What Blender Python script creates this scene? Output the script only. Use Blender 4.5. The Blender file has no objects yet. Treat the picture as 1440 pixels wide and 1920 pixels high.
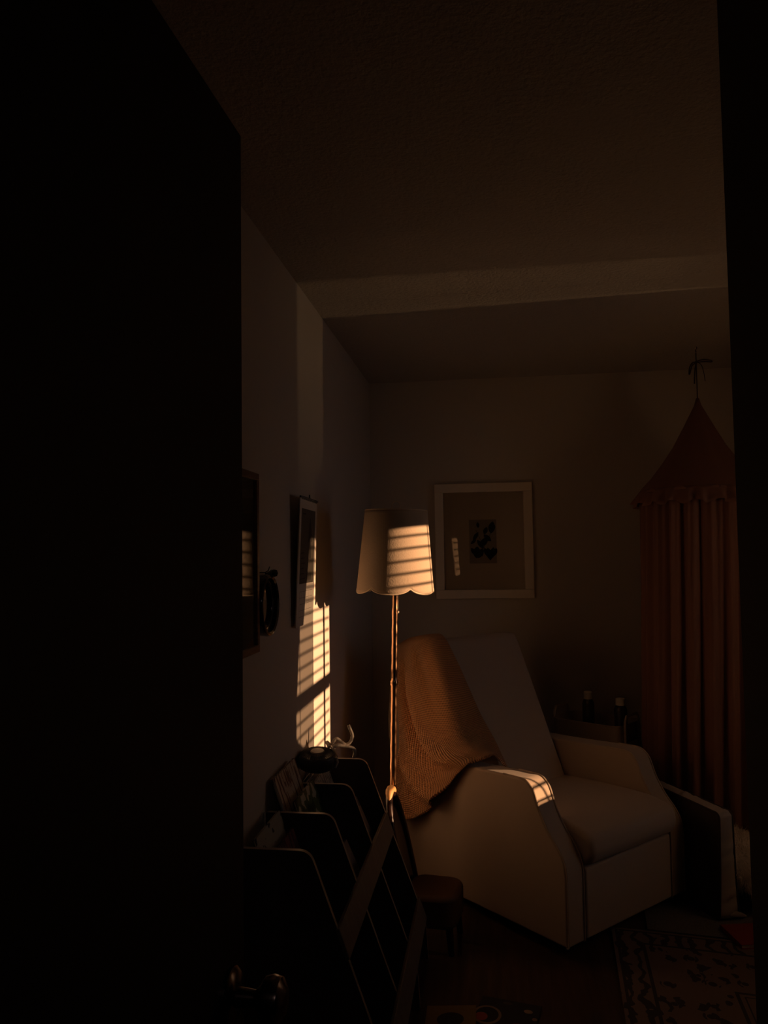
import bpy, bmesh, math, random
from mathutils import Vector, Matrix, Euler
import numpy as np
random.seed(7)
PI = math.pi
SC = bpy.context.scene
COL = SC.collection

# ------------------------------------------------------------------ camera
def make_camera():
    yaw, pitch, roll = math.radians(7.85), math.radians(3.15), math.radians(0.8)
    fw = Vector((-math.sin(yaw)*math.cos(pitch), math.cos(yaw)*math.cos(pitch), math.sin(pitch)))
    rt = Vector((math.cos(yaw), math.sin(yaw), 0)); up = rt.cross(fw)
    R = math.cos(roll)*rt - math.sin(roll)*up
    U = math.cos(roll)*up + math.sin(roll)*rt
    cd = bpy.data.cameras.new('camera'); cd.sensor_width = 36; cd.lens = 1450/1920*36
    cd.clip_start = 0.02
    c = bpy.data.objects.new('camera', cd); COL.objects.link(c)
    c.matrix_world = Matrix(((R.x, U.x, -fw.x, 0), (R.y, U.y, -fw.y, 0), (R.z, U.z, -fw.z, 1.45), (0, 0, 0, 1)))
    SC.camera = c
make_camera()

# ------------------------------------------------------------------ view, world, sun, sky light
SC.view_settings.view_transform = 'Standard'
SC.view_settings.look = 'None'
SC.view_settings.gamma = 1
SC.view_settings.use_curve_mapping = False
SC.view_settings.exposure = 0.0
SC.cycles.use_denoising = True
SC.cycles.max_bounces = 8
SC.cycles.diffuse_bounces = 5
SC.cycles.transparent_max_bounces = 12
SC.cycles.sample_clamp_indirect = 2.0

SUN_W, SUN_C = 9.8, (1.0, .545, .27)
SKY_W, SKY_C = 2.1, (.52, .74, 1.0)
BAND_W, BAND_C = 125.0, (1.0, .60, .28)
FILL_W = 0.45
LEVEL, TANAZ = 0.12, 0.10          # sun: tangent of its height, and drift along the room

wd = bpy.data.worlds.new('world'); SC.world = wd; wd.use_nodes = True
wd.node_tree.nodes['Background'].inputs[0].default_value = (.30, .36, .46, 1)
wd.node_tree.nodes['Background'].inputs[1].default_value = 0.25

def lamp(kind, name, energy, color, loc, direction, **kw):
    l = bpy.data.lights.new(name, kind); l.energy = energy; l.color = color
    for k, v in kw.items(): setattr(l, k, v)
    o = bpy.data.objects.new(name, l); COL.objects.link(o); o.location = loc
    o.rotation_euler = Vector(direction).to_track_quat('-Z', 'Y').to_euler()
    return o
lamp('SUN', 'evening_sun', SUN_W, SUN_C, (4, 2, 2.2), (-1, TANAZ, -LEVEL), angle=math.radians(.38))
# sky seen through the window
lamp('AREA', 'sky_daylight', SKY_W, SKY_C, (2.30, 2.62, 1.50), (-1, 0, -.30), shape='RECTANGLE', size=.62, size_y=1.2)
# added light aimed up through the window to make the band on the ceiling
gl = lamp('AREA', 'ceiling_band_light', BAND_W, BAND_C, (7.0, 2.62, -2.5), (-1, .06, .64), shape='RECTANGLE', size=.10, size_y=2.6)

# added dim fill behind the camera, lifts the darkest near surfaces
lamp('AREA', 'hall_fill', FILL_W, (1.0, .72, .66), (.25, -.75, 2.38), (0, .25, -1), shape='DISK', size=.25)

# ------------------------------------------------------------------ materials
MATS = {}
def nt(name):
    m = bpy.data.materials.new(name); m.use_nodes = True
    return m, m.node_tree, m.node_tree.nodes['Principled BSDF']
def bump(t, p, sock, strength, dist):
    b = t.nodes.new('ShaderNodeBump'); b.inputs['Strength'].default_value = strength; b.inputs['Distance'].default_value = dist
    t.links.new(sock, b.inputs['Height']); t.links.new(b.outputs[0], p.inputs['Normal'])
def mat(name, col, rough=.6, metal=0, noise=None, nb=.3, var=0, coat=0, dist=.002, sheen=0, stretch=(1,1,1), spec=.5):
    if name in MATS: return MATS[name]
    m, t, p = nt(name)
    p.inputs['Base Color'].default_value = (*col, 1); p.inputs['Roughness'].default_value = rough
    p.inputs['Metallic'].default_value = metal; p.inputs['Coat Weight'].default_value = coat
    p.inputs['Coat Roughness'].default_value = .04; p.inputs['Sheen Weight'].default_value = sheen
    p.inputs['Specular IOR Level'].default_value = spec
    if noise:
        tc = t.nodes.new('ShaderNodeTexCoord'); mp = t.nodes.new('ShaderNodeMapping'); mp.inputs['Scale'].default_value = stretch
        n = t.nodes.new('ShaderNodeTexNoise'); n.inputs['Scale'].default_value = noise; n.inputs['Detail'].default_value = 4
        t.links.new(tc.outputs['Object'], mp.inputs[0]); t.links.new(mp.outputs[0], n.inputs['Vector'])
        if nb: bump(t, p, n.outputs['Fac'], nb, dist)
        if var:
            r = t.nodes.new('ShaderNodeValToRGB'); r.color_ramp.elements[0].position = .3; r.color_ramp.elements[1].position = .7
            r.color_ramp.elements[0].color = (*[c*(1-var) for c in col], 1); r.color_ramp.elements[1].color = (*[min(1, c*(1+var)) for c in col], 1)
            t.links.new(n.outputs['Fac'], r.inputs[0]); t.links.new(r.outputs[0], p.inputs['Base Color'])
    MATS[name] = m; return m

WALL = mat('wall_paint', (.61, .555, .50), .75, noise=90, nb=.12, dist=.001)
CEIL = mat('popcorn_ceiling', (.50, .46, .42), .95, noise=85, nb=.9, dist=.006)
FLOORM = mat('dark_floor_boards', (.075, .042, .026), .38, noise=5, nb=.1, var=.45, stretch=(8, .6, 1))
DOORM = mat('dark_door_paint', (.030, .024, .024), .5, spec=.2)
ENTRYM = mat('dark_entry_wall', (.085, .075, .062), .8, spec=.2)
TRIM = mat('white_trim', (.6, .57, .52), .4)
CHROME = mat('brushed_nickel', (.55, .5, .45), .18, 1)
BRASS = mat('brass_pole', (.80, .46, .25), .20, 1, noise=26, nb=.25, stretch=(1, 1, .5), dist=.003)
WIRE = mat('thin_brass_wire', (.95, .82, .66), .5, 1)
UPH = mat('oatmeal_upholstery', (.47, .375, .295), .9, noise=420, nb=.25, dist=.0008, sheen=.15)
SHADEIN = mat('shade_trim', (.72, .60, .45), .7)
BLACKF = mat('black_frame', (.018, .015, .014), .22, coat=.5)
WOODF = mat('walnut_frame', (.16, .085, .05), .4, noise=20, nb=.1, var=.3, stretch=(1, 1, 6))
WHITEF = mat('white_picture_frame', (.82, .74, .64), .45)
PAPER = mat('white_paper', (.74, .70, .64), .8)
MATB = mat('mat_board', (.64, .56, .47), .85)
PRINTB = mat('print_paper', (.36, .32, .27), .8)
INK = mat('dark_print_ink', (.035, .028, .028), .8)
INK2 = mat('grey_print_ink', (.11, .10, .085), .8)
REDINK = mat('dark_red_print', (.42, .09, .06), .8)
PINKINK = mat('dusty_print', (.34, .24, .17), .8)
SHELFM = mat('dark_stained_panel', (.055, .042, .040), .55, noise=12, nb=.05, var=.2, stretch=(1, 1, 5))
SHELFEDGE = mat('pale_ply_edge', (.27, .24, .22), .35, noise=20, nb=.0, var=.15)
RAILM = mat('worn_rail_board', (.16, .142, .13), .45, noise=14, var=.15, stretch=(1, 4, 1))
FANM = mat('black_fan_plastic', (.055, .05, .052), .32)
FANHUB = mat('warm_grey_fan_hub', (.36, .30, .25), .35)
FLEX = mat('cream_rubber_leg', (.52, .46, .40), .55)
KIDM = mat('dark_glossy_chair', (.022, .010, .009), .25, coat=.3)
KIDSEAT = mat('brown_chair_seat', (.12, .06, .028), .6)
KIDLIT = mat('bounce_lit_crest', (.62, .34, .13), .5)  # tan stands for wall light caught on the dark chair's rim
CARTM = mat('cream_cart_metal', (.42, .34, .26), .45)
CAPM = mat('white_bottle_cap', (.85, .80, .72), .5)
BOTM = mat('dark_bottle', (.05, .035, .03), .25)
CANM = mat('dusty_rose_muslin', (.25, .125, .095), .95, noise=300, nb=.2, dist=.0008)
CANEDGE = mat('pale_hem', (.30, .20, .16), .9)
RIB = mat('dark_ribbon', (.05, .022, .02), .7)
PILM = mat('brown_cushion_cover', (.055, .040, .036), .95, noise=200, nb=.3, dist=.001)
PILM2 = mat('taupe_cushion_side', (.44, .39, .37), .95, noise=200, nb=.3, dist=.001)
FURM = mat('grey_shag', (.80, .74, .70), .9)
REDC = mat('brick_red_cover', (.30, .045, .03), .6)
GREYC = mat('slate_cover', (.20, .20, .21), .6)
SLAT = mat('white_blind_slat', (.75, .70, .6), .35)
PLAINRUG = mat('grey_wool_rug', (.15, .14, .14), 1, noise=160, nb=.6, var=.25, dist=.004)
MIRM = mat('mirror_glass', (.65, .62, .6), .02, 1)
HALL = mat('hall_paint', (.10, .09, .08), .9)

def glass_mat():
    m = bpy.data.materials.new('clear_pane'); m.use_nodes = True; t = m.node_tree
    t.nodes.clear(); o = t.nodes.new('ShaderNodeOutputMaterial'); mx = t.nodes.new('ShaderNodeMixShader')
    f = t.nodes.new('ShaderNodeFresnel'); f.inputs[0].default_value = 1.45
    a = t.nodes.new('ShaderNodeBsdfTransparent'); g = t.nodes.new('ShaderNodeBsdfGlossy'); g.inputs['Roughness'].default_value = .012
    t.links.new(f.outputs[0], mx.inputs[0]); t.links.new(a.outputs[0], mx.inputs[1]); t.links.new(g.outputs[0], mx.inputs[2]); t.links.new(mx.outputs[0], o.inputs[0])
    return m
PANE = glass_mat()
def sheer_mat(name, col, clear):
    m = bpy.data.materials.new(name); m.use_nodes = True; t = m.node_tree
    t.nodes.clear(); o = t.nodes.new('ShaderNodeOutputMaterial'); mx = t.nodes.new('ShaderNodeMixShader'); mx.inputs[0].default_value = clear
    d = t.nodes.new('ShaderNodeBsdfDiffuse'); d.inputs[0].default_value = (*col, 1)
    tl = t.nodes.new('ShaderNodeBsdfTranslucent'); tl.inputs[0].default_value = (*col, 1)
    m2 = t.nodes.new('ShaderNodeMixShader'); m2.inputs[0].default_value = .5
    a = t.nodes.new('ShaderNodeBsdfTransparent')
    t.links.new(d.outputs[0], m2.inputs[1]); t.links.new(tl.outputs[0], m2.inputs[2])
    t.links.new(m2.outputs[0], mx.inputs[1]); t.links.new(a.outputs[0], mx.inputs[2]); t.links.new(mx.outputs[0], o.inputs[0])
    return m
FURT = sheer_mat('shag_strands', (.86, .80, .76), 0.0)
SHEER = sheer_mat('sheer_voile', (.8, .74, .62), .19)

def linen_mat():
    m, t, p = nt('linen_shade')
    p.inputs['Base Color'].default_value = (.52, .42, .32, 1); p.inputs['Roughness'].default_value = .9
    tc = t.nodes.new('ShaderNodeTexCoord'); n = t.nodes.new('ShaderNodeTexNoise'); n.inputs['Scale'].default_value = 170; n.inputs['Detail'].default_value = 3
    t.links.new(tc.outputs['Object'], n.inputs['Vector']); bump(t, p, n.outputs['Fac'], .5, .0016)
    tl = t.nodes.new('ShaderNodeBsdfTranslucent'); tl.inputs[0].default_value = (.75, .48, .26, 1)
    mx = t.nodes.new('ShaderNodeMixShader'); mx.inputs[0].default_value = .10
    o = t.nodes['Material Output']
    t.links.new(p.outputs[0], mx.inputs[1]); t.links.new(tl.outputs[0], mx.inputs[2]); t.links.new(mx.outputs[0], o.inputs[0])
    return m
LINEN = linen_mat()

def knit_mat():
    m, t, p = nt('chunky_knit')
    p.inputs['Roughness'].default_value = .95; p.inputs['Sheen Weight'].default_value = .2
    uv = t.nodes.new('ShaderNodeUVMap')
    sep = t.nodes.new('ShaderNodeSeparateXYZ'); t.links.new(uv.outputs[0], sep.inputs[0])
    def mth(op, a, b=None):
        n = t.nodes.new('ShaderNodeMath'); n.operation = op
        for i, v in enumerate((a, b)):
            if v is None: continue
            if isinstance(v, (int, float)): n.inputs[i].default_value = v
            else: t.links.new(v, n.inputs[i])
        return n.outputs[0]
    su = mth('SINE', mth('MULTIPLY', mth('ADD', sep.outputs[0], sep.outputs[1]), 2*PI*62))
    sv = mth('SINE', mth('MULTIPLY', mth('SUBTRACT', sep.outputs[0], sep.outputs[1]), 2*PI*62))
    h = mth('MULTIPLY', su, sv)
    h = mth('MULTIPLY', mth('ADD', h, 1), .5)
    bump(t, p, h, 1.0, .0075)
    r = t.nodes.new('ShaderNodeValToRGB'); r.color_ramp.elements[0].color = (.30, .13, .052, 1); r.color_ramp.elements[1].color = (.92, .48, .22, 1)  # stitch hollows coloured darker, shade painted between the stitches
    r.color_ramp.elements[0].position = .12; r.color_ramp.elements[1].position = .6
    t.links.new(h, r.inputs[0]); t.links.new(r.outputs[0], p.inputs['Base Color'])
    return m
KNIT = knit_mat()

def rug_mat():
    m, t, p = nt('persian_rug'); p.inputs['Roughness'].default_value = 1
    uv = t.nodes.new('ShaderNodeUVMap'); sep = t.nodes.new('ShaderNodeSeparateXYZ'); t.links.new(uv.outputs[0], sep.inputs[0])
    L = t.links.new
    def mth(op, a, b=None, c=None):
        n = t.nodes.new('ShaderNodeMath'); n.operation = op
        for i, v in enumerate((a, b, c)):
            if v is None: continue
            if isinstance(v, (int, float)): n.inputs[i].default_value = v
            else: L(v, n.inputs[i])
        return n.outputs[0]
    x, y = sep.outputs[0], sep.outputs[1]           # metres from the rug's far left corner
    d = mth('MINIMUM', x, y)
    def band(a, b): return mth('MULTIPLY', mth('GREATER_THAN', d, a), mth('LESS_THAN', d, b))
    vo = t.nodes.new('ShaderNodeTexVoronoi'); vo.inputs['Scale'].default_value = 17; L(uv.outputs[0], vo.inputs['Vector'])
    wv = t.nodes.new('ShaderNodeTexWave'); wv.inputs['Scale'].default_value = 6; wv.inputs['Distortion'].default_value = 8; wv.inputs['Detail'].default_value = 2; wv.inputs['Detail Scale'].default_value = 2; L(uv.outputs[0], wv.inputs['Vector'])
    mot = mth('LESS_THAN', vo.outputs['Distance'], .26)
    curl = mth('GREATER_THAN', wv.outputs['Fac'], .62)
    lines = mth('MAXIMUM', mth('MAXIMUM', band(.012, .022), band(.10, .112)), mth('MAXIMUM', band(.36, .372), band(.385, .39)))
    border = band(.022, .10)
    pat = mth('MAXIMUM', lines, mth('MAXIMUM', mth('MULTIPLY', border, curl), mth('MULTIPLY', mth('SUBTRACT', 1, border), mth('MAXIMUM', mot, mth('MULTIPLY', curl, mth('LESS_THAN', vo.outputs['Distance'], .45))))))
    mx = t.nodes.new('ShaderNodeMix'); mx.data_type = 'RGBA'
    mx.inputs[6].default_value = (.19, .135, .12, 1); mx.inputs[7].default_value = (.045, .038, .048, 1)
    L(pat, mx.inputs[0])
    n = t.nodes.new('ShaderNodeTexNoise'); n.inputs['Scale'].default_value = 300; L(uv.outputs[0], n.inputs['Vector'])
    bump(t, p, n.outputs['Fac'], .7, .003); L(mx.outputs[2], p.inputs['Base Color'])
    return m

# ------------------------------------------------------------------ mesh helpers
class MB:
    def __init__(s): s.v = []; s.f = []; s.mi = []; s.m = 0; s.uv = None
    def add(s, vs, fs):
        b = len(s.v); s.v += [tuple(v) for v in vs]; s.f += [tuple(i+b for i in f) for f in fs]; s.mi += [s.m]*len(fs); return s
    def box(s, a, b, M=None):
        x0, y0, z0 = a; x1, y1, z1 = b
        vs = [Vector(p) for p in ((x0,y0,z0),(x1,y0,z0),(x1,y1,z0),(x0,y1,z0),(x0,y0,z1),(x1,y0,z1),(x1,y1,z1),(x0,y1,z1))]
        if M: vs = [M @ p for p in vs]
        return s.add(vs, [(0,3,2,1),(4,5,6,7),(0,1,5,4),(1,2,6,5),(2,3,7,6),(3,0,4,7)])
    def prism(s, pts, w0, w1, fn):
        """outline pts (p,q); fn(p,q,w) -> point"""
        n = len(pts); vs = [fn(p, q, w0) for p, q in pts]+[fn(p, q, w1) for p, q in pts]
        fs = [tuple(range(n))[::-1], tuple(range(n, 2*n))]+[(i, (i+1) % n, n+(i+1) % n, n+i) for i in range(n)]
        return s.add(vs, fs)
    def tube(s, pts, r, n=10, cap=True, closed=False):
        pts = [Vector(p) for p in pts]; R = r if isinstance(r, (list, tuple)) else [r]*len(pts)
        up = None; rings = []; N = len(pts)
        for i, p in enumerate(pts):
            if closed: tg = pts[(i+1) % N]-pts[i-1]
            else: tg = pts[min(i+1, N-1)]-pts[max(i-1, 0)]
            tg.normalize()
            if up is None: up = Vector((0, 0, 1)) if abs(tg.z) < .9 else Vector((1, 0, 0))
            a = (up-tg*up.dot(tg)).normalized(); up = a; b = tg.cross(a)
            rings.append([p+a*R[i]*math.cos(2*PI*k/n)+b*R[i]*math.sin(2*PI*k/n) for k in range(n)])
        vs = [q for rg in rings for q in rg]; fs = []
        for i in range(N if closed else N-1):
            j = (i+1) % N
            for k in range(n): fs.append((i*n+k, i*n+(k+1) % n, j*n+(k+1) % n, j*n+k))
        if cap and not closed: fs += [tuple(range(n))[::-1], tuple(range((N-1)*n, N*n))]
        return s.add(vs, fs)
    def lathe(s, prof, n=40, c=(0, 0, 0), M=None, cap=True):
        vs = []; fs = []
        for r, z in prof:
            for k in range(n): vs.append(Vector((c[0]+r*math.cos(2*PI*k/n), c[1]+r*math.sin(2*PI*k/n), c[2]+z)))
        if M: vs = [M @ v for v in vs]
        for i in range(len(prof)-1):
            for k in range(n): fs.append((i*n+k, i*n+(k+1) % n, (i+1)*n+(k+1) % n, (i+1)*n+k))
        if cap: fs += [tuple(range(n))[::-1], tuple(range((len(prof)-1)*n, len(prof)*n))]
        return s.add(vs, fs)
    def grid(s, P, closed_u=False):
        a = len(P); b = len(P[0]); vs = [q for r in P for q in r]; fs = []
        for i in range(a if closed_u else a-1):
            for j in range(b-1): fs.append((i*b+j, i*b+j+1, ((i+1) % a)*b+j+1, ((i+1) % a)*b+j))
        s.gu = (a, b); return s.add(vs, fs)
    def build(s, name, mats, parent=None, bevel=0, seg=3, sub=0, smooth=40, loc=None, solid=0, uv=None):
        me = bpy.data.meshes.new(name); me.from_pydata(s.v, [], s.f)
        if not isinstance(mats, (list, tuple)): mats = [mats]
        for m in mats: me.materials.append(m)
        for p, i in zip(me.polygons, s.mi): p.material_index = i
        if uv:
            ul = me.uv_layers.new(name='UVMap')
            for lp in me.loops: ul.data[lp.index].uv = uv(lp.vertex_index)
        bm = bmesh.new(); bm.from_mesh(me); bmesh.ops.recalc_face_normals(bm, faces=bm.faces); bm.to_mesh(me); bm.free()
        o = bpy.data.objects.new(name, me); COL.objects.link(o)
        if parent:
            o.parent = parent
            if loc is None: o.matrix_parent_inverse = parent.matrix_world.inverted()
        if loc is not None: o.location = loc
        if smooth:
            me.polygons.foreach_set('use_smooth', [True]*len(me.polygons)); me.set_sharp_from_angle(angle=math.radians(smooth))
        if solid:
            md = o.modifiers.new('thickness', 'SOLIDIFY'); md.thickness = solid; md.offset = 0
        if bevel:
            md = o.modifiers.new('bevel', 'BEVEL'); md.width = bevel; md.segments = seg; md.limit_method = 'ANGLE'; md.angle_limit = math.radians(35); md.harden_normals = False
        if sub:
            md = o.modifiers.new('sub', 'SUBSURF'); md.levels = sub; md.render_levels = sub
        return o
def tag(o, label, cat, group=None, kind=None):
    o['label'] = label; o['category'] = cat
    if group: o['group'] = group
    if kind: o['kind'] = kind
    return o
def thing(name, label, cat, loc=(0, 0, 0), rot=(0, 0, 0), group=None):
    o = bpy.data.objects.new(name, None); COL.objects.link(o); o.location = loc; o.rotation_euler = rot
    o.empty_display_size = .05
    tag(o, label, cat, group); bpy.context.view_layer.update()
    return o
def struct(name, mb, m, **k):
    o = mb.build(name, m, smooth=0, **k); o['kind'] = 'structure'; return o
def rect(a, b, r, n=5, corners=(1, 1, 1, 1)):
    """rounded rectangle outline"""
    x0, y0 = a; x1, y1 = b; out = []
    for i, (cx, cy, t) in enumerate(((x1-r, y1-r, 0), (x0+r, y1-r, .5), (x0+r, y0+r, 1), (x1-r, y0+r, 1.5))):
        if corners[i]:
            for k in range(n+1): out.append((cx+r*math.cos((t+.5*k/n)*PI), cy+r*math.sin((t+.5*k/n)*PI)))
        else: out.append([(x1, y1), (x0, y1), (x0, y0), (x1, y0)][i])
    return out
def arc(pts, r, n=5):
    """round every corner of a closed polygon; r is a radius or a list"""
    N = len(pts); out = []
    for i in range(N):
        p = Vector(pts[i]); a = Vector(pts[i-1])-p; b = Vector(pts[(i+1) % N])-p
        q = r[i] if isinstance(r, (list, tuple)) else r
        if q <= 0: out.append(tuple(p)); continue
        q = min(q, a.length*.45, b.length*.45); A = p+a.normalized()*q; B = p+b.normalized()*q
        for k in range(n+1):
            t = k/n; out.append(tuple(A*(1-t)**2+p*2*t*(1-t)+B*t*t))
    return out

# ------------------------------------------------------------------ room shell
X0, X1, Y0, Y1, H = -.68, 1.75, .30, 4.38, 2.44
struct('floor', MB().box((X0-.1, -1.4, -.1), (X1+.25, Y1+.1, 0)), FLOORM)
struct('ceiling', MB().box((X0-.1, -1.4, H), (X1+.25, Y1+.1, H+.1)), CEIL)
struct('wall_left', MB().box((X0-.1, Y0-.12, 0), (X0, Y1+.1, H)), WALL)
struct('wall_back', MB().box((X0, Y1, 0), (X1, Y1+.1, H)), WALL)
WY0, WY1, WZ0, WZ1 = 2.36, 2.957, .69, 1.86
struct('wall_right', MB().box((X1, 1.1, 0), (X1+.12, WY0, H)).box((X1, WY1, 0), (X1+.12, Y1+.1, H)).box((X1, WY0, 0), (X1+.12, WY1, WZ0)).box((X1, WY0, WZ1), (X1+.12, WY1, H)), WALL)
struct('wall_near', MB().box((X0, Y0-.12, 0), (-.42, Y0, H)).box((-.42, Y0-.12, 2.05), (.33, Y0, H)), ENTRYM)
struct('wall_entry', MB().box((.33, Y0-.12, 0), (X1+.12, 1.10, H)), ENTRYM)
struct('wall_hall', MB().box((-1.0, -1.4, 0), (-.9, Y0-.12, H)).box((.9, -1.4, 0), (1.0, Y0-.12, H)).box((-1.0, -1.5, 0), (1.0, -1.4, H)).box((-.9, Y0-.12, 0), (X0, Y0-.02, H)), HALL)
bb = MB().box((X0, Y1-.014, 0), (X1, Y1, .09)); struct('baseboard_back', bb, TRIM)
struct('baseboard_left', MB().box((X0, Y0, 0), (X0+.014, Y1-.014, .09)), TRIM)
struct('baseboard_right', MB().box((X1-.014, 1.1, 0), (X1, Y1-.014, .09)), TRIM)

# window in the right-hand wall, with its blind; curtains added to shape the sun
win = bpy.data.objects.new('window_1', None); COL.objects.link(win); win.location = (X1+.06, (WY0+WY1)/2, WZ0); win['kind'] = 'structure'
bpy.context.view_layer.update()
fr = MB()
xa, xb = X1+.05, X1+.10
fr.box((xa, WY0, WZ1-.03), (xb, WY1, WZ1)).box((xa, WY0, WZ0), (xb, WY1, WZ0+.03)).box((xa, WY0, WZ0+.03), (xb, WY0+.03, WZ1-.03)).box((xa, WY1-.004, WZ0+.03), (xb, WY1, WZ1-.03))
fr.box((xa, WY0+.03, 1.212), (xb, WY1-.004, 1.262))
fr.build('window_frame', TRIM, win, bevel=.002, seg=1)
MB().box((X1-.03, WY0-.03, WZ0-.02), (X1+.05, WY1+.0, WZ0)).build('window_sill', TRIM, win, bevel=.002, seg=1)
MB().box((X1+.075, WY0+.03, WZ0+.03), (X1+.078, WY1-.004, 1.212)).box((X1+.075, WY0+.03, 1.262), (X1+.078, WY1-.004, WZ1-.03)).build('window_pane', PANE, win, smooth=0)
bl = thing('venetian_blind', 'white slatted blind hanging in the window of the right wall', 'blind', (X1+.02, 2.66, WZ1))
MB().box((X1-.01, WY0+.008, WZ1-.055), (X1+.045, WY1-.008, WZ1-.002)).build('headrail', SLAT, bl, bevel=.003, seg=1)
sl = MB(); z = WZ0+.035; TILT = math.radians(-2)
while z < WZ1-.07:
    for k in range(5):
        pass
    P = []
    for k in range(7):
        q = (k/6-.5)*.046; crown = .0032*(1-(2*k/6-1)**2)
        P.append([(X1+.02+q*math.cos(TILT), WY0+.01, z+crown+q*math.sin(TILT)), (X1+.02+q*math.cos(TILT), WY1-.01, z+crown+q*math.sin(TILT))])
    sl.grid(P); z += .0475
sl.build('slat', SLAT, bl, solid=.0024, smooth=60)
cords = MB()
for yy in (2.45, 2.655, 2.84):
    for xx in (X1-.005, X1+.045): cords.box((xx-.0008, yy-.0022, WZ0+.01), (xx+.0008, yy+.0022, WZ1-.05))
cords.build('ladder_cord', SLAT, bl, smooth=0)
MB().box((X1-.004, WY0+.01, WZ0+.004), (X1+.044, WY1-.01, WZ0+.018)).build('bottom_rail', SLAT, bl, bevel=.002, seg=1)
P = [[(X1-.055+.010*math.sin(i*.9), 2.30+i*.0085, zz) for zz in (WZ0-.12, 1.3, 2.0)] for i in range(44)]  # unseen voile, added to weaken the sun on the near side
sh = MB(); sh.grid(P); o = sh.build('sun_dimming_sheer', SHEER, smooth=80); tag(o, 'gauzy cream voile added over the near side of the right window to dim the sun', 'curtain')
m = MB(); Q = []  # unseen linen, added so its edge trims the sun patch on the wall
for i in range(40):
    t = i/39; Q.append([(X1-.085+.014*math.sin(i*.95), 2.14+t*((2.39+.20*(zz-1.1) if zz > 1.05 else 2.655)-2.14), zz) for zz in (.05, .6, .98, 1.1, 1.5, 1.8, 2.0)])
m.grid(Q); tag(m.build('curtain', mat('sun_blocking_linen', (.42, .34, .26), .95), smooth=80, solid=.003), 'heavy linen curtain added at the near side of the right window to cut off the sun', 'curtain')
rod = MB().tube([(X1-.062, 2.1, 2.014), (X1-.062, 3.1, 2.014)], .009); rod.box((X1-.062, 2.11, 2.004), (X1, 2.12, 2.024)).box((X1-.062, 3.08, 2.004), (X1, 3.095, 2.024))
tag(rod.build('curtain_rod', BLACKF), 'thin black rod above the right window carrying the voile', 'curtain rod')

# door leaf standing open on the left
door = bpy.data.objects.new('door_1', None); COL.objects.link(door); door.location = (-.352, .31, 0); door.rotation_euler = (0, 0, math.radians(-1.6)); door['kind'] = 'structure'
bpy.context.view_layer.update()
MB().box((-.036, 0, .01), (0, .70, 2.035)).build('door_leaf', DOORM, door, loc=(0, 0, 0), bevel=.002, seg=1)
kb = MB(); Mx = Matrix.Translation((0, .645, .905)) @ Matrix.Rotation(PI/2, 4, 'Y')
kb.lathe([(.0001, 0), (.034, 0), (.034, .004), (.029, .009), (.012, .011), (.010, .034), (.016, .040), (.026, .046), (.0285, .056), (.026, .066), (.015, .073), (.0001, .074)], 36, M=Mx)
kb.build('door_knob', mat('dark_bronze', (.16, .13, .12), .22, 1), door, loc=(0, 0, 0))

# ------------------------------------------------------------------ armchair
AX = Vector((.7008, .7134, 0)); AY = Vector((-.7134, .7008, 0)); AP = Vector((.237, 2.857, 0))
chair = thing('armchair', 'oatmeal upholstered reclining armchair with sloping arms and a tall leaning back', 'armchair', AP, (0, 0, math.atan2(.7134, .7008)))
def L(u, b, z): return (u, b, z)
arm_prof = [(.90, .05), (.90, .575), (.55, .585), (.30, .600), (.185, .603), (.148, .575), (.118, .497), (.075, .43), (.034, .389), (.006, .345), (0, .30), (0, .055)]
arm_prof = arc(arm_prof, [.02, .05, .1, .1, .04, .03, .03, .04, .04, .03, .05, .01], 4)
def arm(u0, u1):
    m = MB().prism(arm_prof, u0, u1, lambda p, q, w: (w, p, q))
    return m.build('arm', UPH, chair, loc=(0, 0, 0), bevel=.013, seg=4, smooth=50)
arm(0, .097); arm(.645, .742)
# raised seams along the arm fronts
for u in (.004, .093, .649, .738):
    pts = [(u, b-.002, z) for b, z in arm_prof if b < .32]
    MB().tube(pts, .0035, 6).build('piping', UPH, chair, loc=(0, 0, 0))
MB().prism(arc([(.0, .06), (.85, .06), (.85, .33), (.0, .31)], .012), .102, .640, lambda p, q, w: (w, p-.006, q)).build('front_panel', UPH, chair, loc=(0, 0, 0), bevel=.012, seg=3)
seat_prof = arc([(.62, .30), (.62, .43), (.30, .452), (.06, .452), (-.035, .425), (-.045, .36), (-.012, .315)], [0, .03, .1, .1, .05, .04, .03], 6)
MB().prism(seat_prof, .100, .642, lambda p, q, w: (w, p, q)).build('seat_cushion', UPH, chair, loc=(0, 0, 0), bevel=.022, seg=4, smooth=60)
back_prof = arc([(.47, .35), (.50, .42), (.775, 1.02), (.80, 1.062), (.86, 1.062), (1.02, 1.01), (1.06, .95), (1.10, .60), (.95, .20), (.86, .08), (.60, .20)], [.02, .02, .05, .03, .05, .06, .05, .1, .1, .02, .05], 4)
MB().prism(back_prof, .050, .632, lambda p, q, w: (w, p, q)).build('backrest', UPH, chair, loc=(0, 0, 0), bevel=.035, seg=5, smooth=60)
# thin seam line on the back's front face
MB().lathe([(.0001, 0), (.23, 0), (.23, .02), (.05, .03), (.05, .10), (.0001, .10)], 40, c=(.37, .45, 0)).build('swivel_base', BLACKF, chair, loc=(0, 0, 0))

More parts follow.
